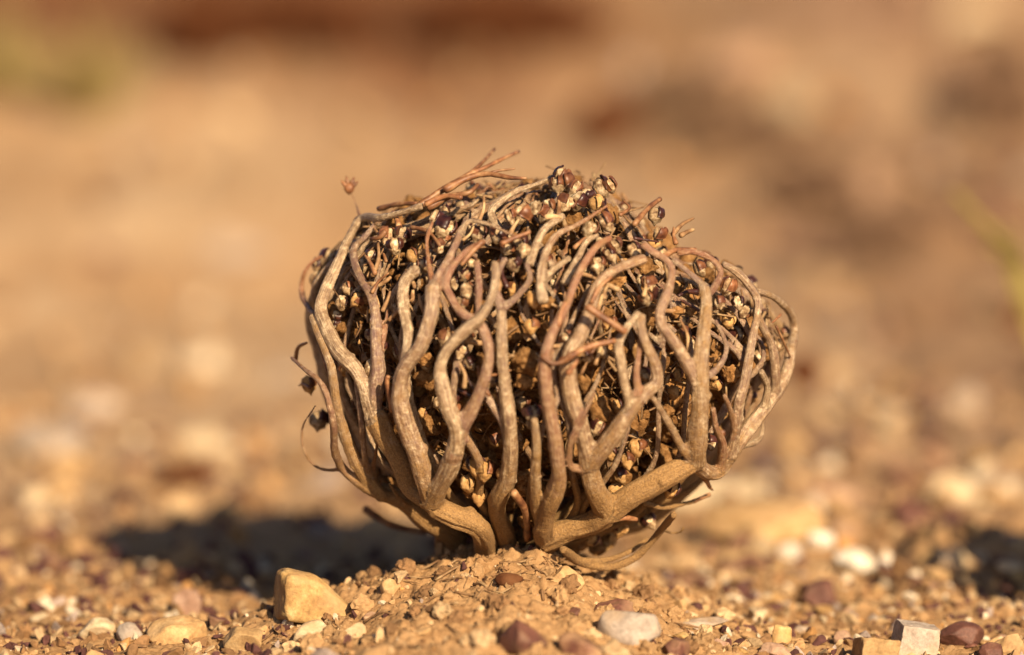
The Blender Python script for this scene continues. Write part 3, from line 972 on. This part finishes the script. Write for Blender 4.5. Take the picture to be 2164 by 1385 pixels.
# thin rusty twigs that stick out, each a part
def twig(uvs, r0, r1, dy=-4, mat=M_TWIG, label=None, kk=1.0):
    full = catmull(np.array([(u, v, ball_y(u, v, kk) + dy * 1e-3) for u, v in uvs], float), 6)
    p = np.array([P(*a) for a in full])
    v, f = tube(p, np.linspace(r0, r1, len(p)) * S * (1 + .15 * vnoise(p * 900)), 7)
    return link('twig', mesh_from('twig', v, f, mat), plant, label)
for spec in [([(880, 440), (930, 405), (985, 372), (1015, 348), (1045, 316)], 8, 3, 3), ([(985, 372), (1030, 352), (1062, 336), (1096, 321)], 5, 3.5, 3),
             ([(940, 402), (985, 378), (1030, 368), (1080, 376), (1112, 377)], 9, 3, 1), ([(1020, 372), (1050, 362), (1088, 357)], 4, 2, 2),
             ([(905, 440), (950, 415), (990, 408), (1010, 390)], 8, 4, 0), ([(800, 442), (840, 432), (880, 430)], 6, 4, 4),
             ([(900, 432), (940, 415), (975, 418)], 7, 5, -2), ([(1240, 648), (1275, 672), (1322, 702)], 8, 8, -8), ([(1185, 765), (1240, 735), (1300, 720)], 8, 5, -7),
             ([(1145, 752), (1165, 768), (1190, 764), (1205, 745)], 5, 4, -8), ([(1340, 475), (1368, 442), (1395, 421)], 6, 5, 0),
             ([(1060, 515), (1090, 502), (1121, 490)], 6, 3, -5), ([(1020, 511), (1000, 530), (975, 560)], 7, 4, -4), ([(1465, 1060), (1500, 1045)], 5, 4, 2),
             ([(1490, 1010), (1500, 1030), (1506, 1036)], 6, 2, 0), ([(815, 490), (800, 503), (784, 505)], 6, 4, -3), ([(1640, 690), (1655, 720), (1670, 755)], 3, 2, -2),
             ([(1650, 665), (1640, 675), (1632, 682)], 3, 2, -2), ([(1290, 1098), (1320, 1095), (1345, 1098)], 7, 5, -7), ([(1195, 640), (1185, 662), (1180, 690)], 5, 4, -7),
             ([(830, 870), (818, 810), (820, 795)], 6, 5, -3), ([(868, 480), (905, 490), (930, 520)], 5, 3, -1), ([(1085, 1040), (1110, 1080), (1115, 1140)], 9, 8, -5),
             ([(1250, 640), (1265, 610), (1292, 585)], 5, 3, -4), ([(770, 1075), (830, 1110), (900, 1125)], 9, 7, 12), ([(1310, 455), (1330, 440), (1318, 425)], 4, 2, 2),
             ([(1200, 790), (1215, 770), (1220, 760)], 6, 3, -8), ([(700, 800), (688, 770), (678, 735)], 5, 3, -2), ([(625, 760), (630, 735), (648, 725)], 5, 3, 0),
             ([(655, 820), (640, 812), (632, 815)], 4, 2, 0), ([(1400, 545), (1425, 530), (1470, 528)], 7, 5, -2)]:
    twig(spec[0], spec[1], spec[2], spec[3])
rt = random.Random(12)
for _ in range(75):
    a = rt.uniform(0, 6.28); q = math.sqrt(rt.random())
    u, v = 1120 + 400 * q * math.cos(a), 620 + 230 * q * math.sin(a)
    if v < 440:
        continue
    an = rt.gauss(-1.5, .8); ln = rt.uniform(26, 75); bend = rt.uniform(-.5, .5)
    p1 = (u + ln * .5 * math.cos(an), v + ln * .5 * math.sin(an))
    p2 = (p1[0] + ln * .5 * math.cos(an + bend), p1[1] + ln * .5 * math.sin(an + bend))
    r0 = rt.uniform(3, 7)
    twig([(u, v), p1, p2], r0, r0 * .5, rt.uniform(-1.5, 4), rt.choice([M_TWIG, M_FIBRE, M_FIBRE, M_WING]))
# bud on its stalk at the upper left
bm_v, bm_f = ico(3)
bv = bm_v.copy(); bv[:, 2] *= 1.05
bv *= (1 - .1 * np.exp(-(bv[:, 0] / .12) ** 2))[:, None]
bud_loc = P(738, 398, -.001)
bv[:, 2] += .35 * np.exp(-(bv[:, 0] ** 2 + bv[:, 1] ** 2) / .05) * np.sign(bv[:, 2])
bud = link('bud', mesh_from('bud', bv * .00112, bm_f, M_TWIG), plant, 'round brown bud on a thin stalk at the upper left', loc=bud_loc)
for a in (-.9, -.3, .5, 1.0):
    p = np.array([(math.sin(a) * .0009, -.0004, math.cos(a) * .0009), (math.sin(a) * .0016, -.0002, math.cos(a) * .0017), (math.sin(a) * .0022, 0, math.cos(a) * .0026)])
    v, f = tube(p * np.array([1, 1, 1.05]), np.array([.00055, .00042, .00010]), 5, .45)
    link('sepal', mesh_from('sepal', v, f, M_TWIG), bud)

# fine fibres and dry scraps
parts = []
pts, d = shell_points(950, .84, 1.01, .6, -.7)
for p, dd in zip(pts, d):
    ln = rc.uniform(.003, .009)
    t = rc.normal(size=3); t -= dd * (t @ dd) * .7; t /= np.linalg.norm(t)
    b = rc.normal(size=3) * .3
    q = np.array([p - t * ln * .5, p + b * ln * .15, p + t * ln * .5])
    parts.append(tube(catmull(q, 3), np.linspace(1, .5, 7) * rc.uniform(.00012, .00040), 4))
v, f = gather(parts)
link('dry_fibres', mesh_from('dry_fibres', v, f, M_FIBRE), plant, kind='stuff')

# ------------------------------------------------------------------ stones
SHORT = []
def stone(u, v, w, h, col, label, group=None, sub=4, cuts=10, depth=None, sink=.25, rough=.05, tilt=None, seed=None, name='stone', on=None):
    p, t = hit(u, v + h * .45)
    k = S * t / DIST
    hw, hh = w * k / 2, h * k / 2
    seed = seed if seed is not None else int(u * 7 + v)
    r = random.Random(seed)
    if label.startswith('upright yellow'):
        dv, df = hull_stone(seed, (hw, hw * .8, hh * 1.15), [(-.96, -1), (-1, .8), (-.9, 1), (-.1, .86), (1, -.45), (1, -1)])
    elif label.startswith('grey squared') or label.startswith('tan angular'):
        dv, df = block(seed, (hw, hw * .9, hh * 1.15))
    else:
        dv, df = rock(seed, sub, cuts, (hw, (depth * k / 2) if depth else hw * r.uniform(.7, 1.0), hh / (1 - sink * .8)), rough)
    o = link(name, mesh_from(name, dv, df, STONE[col], sub > 3), label=label, cat='stone', group=group)
    gz = float(height(p[0], p[1], False))
    o.location = (p[0], p[1], gz + hh * (1 - sink) * .9)
    o.rotation_euler = (r.uniform(-.15, .15), tilt if tilt is not None else r.uniform(-.15, .15), r.uniform(-.4, .4))
    return o
HERO = [
 (664, 1262, 168, 98, 'orange', 'upright yellow-ochre stone with a sloping top at the edge of the plant shadow'),
 (662, 1340, 100, 48, 'cream', 'cream wedge-shaped stone leaning on the left foot of the mound'),
 (826, 1246, 46, 34, 'buff', 'small buff stone on the left slope of the mound'),
 (205, 1330, 84, 50, 'cream', 'pale blurred stone near the lower left corner'),
 (275, 1340, 60, 44, 'grey', 'grey stone just right of the pale corner stone'),
 (375, 1335, 130, 56, 'buff', 'long buff stone with a ridge in the lower left gravel'),
 (515, 1350, 90, 54, 'buff', 'rough tan stone between the buff ridge stone and the cream wedge'),
 (395, 1275, 60, 60, 'pink', 'small upright pinkish stone before the plant shadow'),
 (1108, 1352, 104, 64, 'maroon', 'dark maroon stone low in the middle of the mound'),
 (1225, 1378, 96, 54, 'maroon', 'maroon stone cut by the lower edge, right of the middle one'),
 (1290, 1290, 100, 36, 'maroon', 'flat maroon stone with tan crust on the right of the mound'),
 (1330, 1332, 136, 70, 'grey', 'broad pale slab on the right foot of the mound'),
 (1425, 1378, 64, 46, 'maroon', 'pointed maroon stone right of the pale slab'),
 (1352, 1262, 36, 28, 'maroon', 'small dark glossy pebble at the right brow of the mound'),
 (1075, 1238, 60, 30, 'rust', 'reddish stone half buried high on the mound'),
 (1200, 1230, 70, 50, 'buff', 'ochre soil-covered lump high on the mound to the right'),
 (1932, 1352, 96, 78, 'grey', 'grey squared block with a flat top near the lower right corner'),
 (1850, 1378, 90, 60, 'buff', 'tan angular stone leaning against the grey block'),
 (1650, 1350, 42, 48, 'orange', 'upright orange oval pebble in the right foreground'),
 (1780, 1352, 42, 36, 'pink', 'rounded pinkish cream pebble left of the grey block'),
 (1640, 1380, 80, 30, 'pink', 'pink flat stone below the orange oval pebble'),
 (2030, 1340, 100, 50, 'maroon', 'dark maroon stone right behind the grey block'),
 (2095, 1378, 56, 36, 'maroon', 'small brown-red stone cut by the lower right edge'),
 (2130, 1370, 70, 44, 'buff', 'buff stone in the lower right corner'),
 (1600, 1300, 44, 30, 'cream', 'pale pebble standing clear in the right middle gravel'),
 (1480, 1325, 120, 22, 'grey', 'thin flat grey stone lying right of the mound'),
 (1620, 1105, 260, 100, 'buff', 'large smooth buff stone blurred behind the plant on the right'),
 (1500, 1048, 320, 70, 'cream', 'wide pale rock directly behind the low right stems'),
 (1605, 1162, 70, 40, 'cream', 'cream stone at the foot of the large buff stone'),
 (1668, 1172, 52, 44, 'white', 'bright white stone in front of the large buff stone'),
 (1736, 1150, 64, 34, 'white', 'white stone at the right foot of the large buff stone'),
 (1806, 1192, 84, 52, 'white', 'larger white stone right of the large buff stone'),
 (1876, 1196, 60, 56, 'white', 'rightmost bright white stone of the row'),
 (2024, 1190, 60, 46, 'cream', 'cream stone well right of the white row'),
 (1552, 1198, 120, 34, 'maroon', 'long maroon stone before the white stones'),
 (1474, 1232, 76, 28, 'maroon', 'maroon stone nearest the right foot of the mound'),
 (1735, 1255, 90, 60, 'maroon', 'large dark red stone in the shaded band on the right'),
 (1755, 1058, 110, 40, 'pink', 'pinkish stone at the right end of the large buff stone'),
 (1885, 998, 90, 44, 'maroon', 'dark blurred stone far right above the pink one'),
 (1925, 1085, 90, 56, 'maroon', 'dark reddish stone right of the pinkish stone'),
 (2010, 1035, 110, 60, 'cream', 'pale blurred stone at the far right'),
 (1975, 970, 60, 40, 'maroon', 'small brown stone above the pale far right stone'),
 (2040, 850, 70, 70, 'grey', 'soft pale stone high on the right side'),
 (2150, 672, 70, 60, 'rust', 'rust red stone at the right edge'),
 (1878, 700, 56, 46, 'maroon', 'lone dark stone on the slope right of the plant'),
 (1950, 830, 60, 30, 'maroon', 'thin dark stone left of the soft pale stone'),
 (2100, 462, 54, 90, 'maroon', 'dark upright stone behind the yellow-green sprig'),
 (1282, 255, 170, 130, 'rust', 'dark round stone on the bank above the plant'),
 (388, 1000, 130, 56, 'rust', 'reddish stone lying left of the plant beyond its shadow'),
 (425, 930, 120, 50, 'cream', 'pale stone just beyond the reddish one on the left'),
 (110, 940, 150, 70, 'grey', 'broad pale stone at the left edge'),
 (200, 860, 130, 60, 'grey', 'pale blurred stone upper left of the broad pale one'),
 (105, 1190, 60, 36, 'maroon', 'small dark stone at the left end of the plant shadow'),
 (500, 535, 150, 50, 'grey', 'pale stone on the slope left of the plant'),
 (620, 800, 120, 30, 'grey', 'pale flat stone close beside the left of the plant'),
 (1560, 130, 150, 60, 'pink', 'pale stone on the bank at the upper right'),
 (1660, 240, 120, 80, 'cream', 'cream stone just above the slanting row of shrubs'),
 (1840, 400, 70, 80, 'pink', 'pinkish stone between the brown shrubs and the sprig'),
 (2050, 40, 160, 60, 'cream', 'pale stone in the upper right corner'),
 (1700, 790, 90, 80, 'rust', 'brownish stone right beside the plant'),
]
for (u, v, w, h, col, lab) in HERO:
    o = stone(u, v, w, h, col, lab)
    cut = lab
    for wd in (' near', ' at ', ' cut', ' with', ' on ', ' lying', ' leaning', ' behind', ' just', ' below', ' standing', ' directly', ' in ', ' beyond', ' above', ' well', ' before', ' left', ' right', ' far', ' along', ' half', ' high', ' low', ' close', ' beside', ' nearest', ' upper', ' of '):
        cut = cut.split(wd)[0]
    SHORT.append((' '.join(cut.split()[-3:]), o.location.copy()))
_names = [a for a, b in SHORT]
SHORT = [(a, b) for a, b in SHORT if _names.count(a) == 1]
# other loose stones of the gravel, each a thing of its own
WORD = {'buff': 'tan', 'cream': 'cream', 'maroon': 'maroon', 'pink': 'pinkish', 'grey': 'greyish', 'orange': 'ochre'}
LAB = WORD
GEN = {c: [mesh_from('pebble', *rock(2000 + 31 * i + len(c), 4, 9 + i, [(1, .8, .62), (1, .7, .4), (1, .9, .75)][i % 3], .07, .38, .8), STONE[c], True) for i in range(6)] for c in LAB}
rs = random.Random(77)
cols = ['buff'] * 8 + ['cream'] * 4 + ['maroon'] * 8 + ['pink'] * 3 + ['grey'] * 2 + ['orange'] * 2
count = 0
PEB = []
while count < 225:
    zone = rs.random()
    if zone < .62:
        u, v = rs.uniform(-10, 2170), rs.uniform(1288, 1384)
        if 700 < u < 1430 and rs.random() < .72:
            continue
        size = rs.choice([14, 18, 24, 30, 38, 50]) * rs.uniform(.8, 1.2)
    elif zone < .85:
        u, v = rs.uniform(1400, 2170), rs.uniform(1180, 1300)
        size = rs.uniform(24, 62)
    else:
        u, v = (rs.uniform(0, 900), rs.uniform(860, 1300)) if rs.random() < .4 else (rs.uniform(1500, 2164), rs.uniform(880, 1200))
        size = rs.uniform(34, 90)
    p, t = hit(u, v)
    k = S * t / DIST * size / 2
    c = rs.choice(cols + ['maroon'] * 9 if .62 <= zone < .85 else cols)
    o = link('pebble', GEN[c][rs.randrange(6)], cat='stone', group='loose pebbles in the gravel')
    px = size
    fl = rs.uniform(.7, 1.1)
    o.scale = (k, k * rs.uniform(.8, 1.1), k * fl)
    o.rotation_euler = (rs.uniform(-.3, .3), rs.uniform(-.3, .3), rs.uniform(0, 6.28))
    o.location = (p[0], p[1], float(height(p[0], p[1], False)) + k * fl * .3)
    count += 1
    near = sorted(SHORT, key=lambda q: (q[1] - o.location).length)[:2]
    sz = 'tiny' if px < 20 else 'small' if px < 32 else 'middling' if px < 48 else 'large'
    a_, b_ = near
    PEB.append((o, '%s %s pebble between the %s and %s' % (sz, WORD[c], a_[0], b_[0])))
by_label = {}
for o, lab in PEB:
    by_label.setdefault(lab, []).append(o)
ORD = ['leftmost', 'second from left', 'third from left', 'fourth from left', 'fifth from left', 'sixth from left']
for lab, os_ in by_label.items():
    os_.sort(key=lambda q: q.location.x / (1 + q.location.y))
    for i, o in enumerate(os_):
        o['label'] = lab if len(os_) == 1 else lab + ', ' + (('left one', 'right one')[i] if len(os_) == 2 else 'rightmost' if i == len(os_) - 1 else ORD[min(i, 5)])
# unseen plant added right of the frame to throw shade into the right foreground
gz2 = float(height(.190, -.03, False)) - .006
p2 = link('resurrection_plant', None, label='unseen dried plant added beyond the right edge to cast shade', cat='plant', loc=(.190, -.03, gz2))
dv, df = rock(5150, 4, 5, (.046, .042, .036), .3, .7, .98)
dv = dv + np.array([0, 0, .062])
link('shade_crown', mesh_from('shade_crown', dv, df, M_CLOD), p2)
r2 = random.Random(2)
for i in range(20):
    a = i / 20 * 6.283 + r2.uniform(-.1, .1)
    pth = [(0, 0, -.004), (.012 * math.cos(a), .012 * math.sin(a), .014)]
    for e in (-.7, -.3, .1, .5, .9):
        a += r2.uniform(-.12, .12)
        pth.append((.050 * math.cos(e) * math.cos(a), .046 * math.cos(e) * math.sin(a), .062 + .040 * math.sin(e)))
    full = catmull(np.array(pth), 4)
    v, f = tube(full, np.linspace(.0026, .0011, len(full)), 8)
    link('stem', mesh_from('stem', v, f, M_STEM), p2)

# ------------------------------------------------------------------ sprig, tufts and sticks
def blade_mesh(name, curves, mat):
    v, f = gather([tube(catmull(np.array(c[0]), 5), np.linspace(c[1], c[2], (len(c[0]) - 1) * 5 + 1), 5, .4) for c in curves])
    return mesh_from(name, v, f, mat)
# yellow-green sprig at the right edge
SY = .26
b0 = P(2240, 700, SY); b0[2] = float(height(b0[0], b0[1], False))
sprig = link('grass_sprig', None, label='yellow-green grass sprig leaning in from the right edge', cat='plant', loc=b0)
rg = random.Random(3)
for (u, v, r) in [(2015, 405, .0012), (2045, 440, .0014), (2060, 470, .0014), (2090, 500, .0015), (2120, 470, .0011), (2030, 425, .0012), (2140, 520, .0013), (2080, 520, .0012), (2105, 540, .0013)]:
    e = P(u, v, SY + rg.uniform(-.02, .02)) - b0
    m1 = P(2150 + rg.uniform(-14, 14), 575 + rg.uniform(-12, 12), SY) - b0
    link('blade', blade_mesh('blade', [([np.zeros(3), m1 * .6 + np.array([.002, 0, 0]), m1, (m1 + e) / 2 + np.array([.001, 0, .001]), e], r * 1.0, r * .5)], M_YGREEN), sprig)
def tuft(u, v, wpx, hpx, n, mat, label, seed):
    b, t = hit(u, v)
    r = random.Random(seed)
    root = link('grass_tuft', None, label=label, cat='plant', loc=b)
    k = S * t
    for i in range(n):
        a = r.uniform(0, 6.28); q = r.uniform(.15, 1)
        e = np.array([math.cos(a) * wpx * k / 2 * q, math.sin(a) * wpx * k / 2 * q, hpx * k * r.uniform(.5, 1) * (1.15 - .5 * q)])
        s = np.array([e[0] * .2, e[1] * .2, -.002])
        m = (s + e) / 2 + np.array([0, 0, e[2] * .18])
        link('blade', blade_mesh('blade', [([s, m, e], .0022, .0008)], mat), root)
tuft(195, 240, 330, 200, 50, M_GREEN, 'olive green tuft on the slope at the upper left', 1)
tuft(0, 210, 260, 200, 50, M_GREEN, 'green tuft at the left edge near the top', 2)
def stick(uvs, r0, r1, label, lift=.004, mat=M_STICK):
    pts = []
    for u, v in uvs:
        p, t = hit(u, v)
        pts.append((p[0], p[1], float(height(p[0], p[1], False)) + lift))
    full = catmull(np.array(pts), 6)
    v, f = tube(full, np.linspace(r0, r1, len(full)), 8)
    return link('stick', mesh_from('stick', v, f, mat), label=label, cat='stick')
M_SHRUB = simple_material('rusty_shrub', [(.3, (.06, .02, .008)), (.6, (.13, .046, .017))], 60, .9, .1)
M_BROWN = simple_material('brown_shrub', [(.3, (.10, .056, .035)), (.6, (.19, .115, .072))], 60, .9, .1)
def shrub(u, v, wpx, hpx, n, mat, label, seed):
    b, t = hit(u, v)
    b[2] = float(height(b[0], b[1], False))
    r = random.Random(seed)
    k = S * t
    root = link('dry_shrub', None, label=label, cat='shrub', loc=b)
    tw, lf = [], []
    for i in range(n):
        a = r.uniform(0, 6.28); q = math.sqrt(r.random())
        e = np.array([math.cos(a) * wpx * k / 2 * q, math.sin(a) * wpx * k / 3 * q, hpx * k * r.uniform(.45, 1) * (1.1 - .5 * q)])
        z0 = float(height(b[0] + e[0] * .6, b[1] + e[1] * .6, False)) - b[2]
        s0 = np.array([e[0] * .6, e[1] * .6, z0 - .002])
        e[2] += z0
        m_ = (s0 + e) / 2 + np.array([r.uniform(-.01, .01), r.uniform(-.01, .01), .004])
        tw.append(tube(catmull(np.array([s0, m_, e]), 3), np.linspace(.0016, .0006, 7), 4))
        for _ in range(3):
            lv, lff = ico(1)
            lf.append((lv * np.array([.0035, .0022, .0012]) * r.uniform(.6, 1.4) @ np.array(Euler((r.uniform(0, 3), r.uniform(0, 3), 0)).to_matrix()) + s0 + (e - s0) * r.uniform(.3, 1.05) + np.array([r.gauss(0, .005), r.gauss(0, .005), 0]), lff))
    link('twigs', mesh_from('twigs', *gather(tw), mat), root)
    link('foliage', mesh_from('foliage', *gather(lf), mat), root, kind='stuff')
shrub(620, 85, 420, 130, 150, M_SHRUB, 'rust brown dry shrub at the top, left of centre', 1)
shrub(1060, 80, 440, 130, 170, M_SHRUB, 'dark rust shrub cut by the top edge at the centre', 2)
shrub(430, 130, 190, 190, 90, M_SHRUB, 'taller rusty shrub beside the olive tuft', 3)
shrub(1450, 235, 200, 90, 70, M_BROWN, 'brown dry shrub at the upper end of the slanting row', 4)
shrub(1580, 330, 220, 100, 80, M_BROWN, 'brown dry shrub second down the slanting row', 5)
shrub(1720, 425, 210, 100, 80, M_BROWN, 'brown dry shrub third down the slanting row', 6)
shrub(1850, 520, 220, 80, 70, M_BROWN, 'brown dry shrub at the lower end of the slanting row', 7)
shrub(2120, 290, 150, 260, 70, M_BROWN, 'tall brown shrub at the right edge above the sprig', 8)
stick([(1630, 530), (1700, 552), (1770, 575)], .006, .004, 'short dark stick lying below the brown shrubs')
stick([(1530, 28), (1700, 40), (1900, 46), (2100, 50)], .006, .004, 'thin dark stick along the top right of the bank')
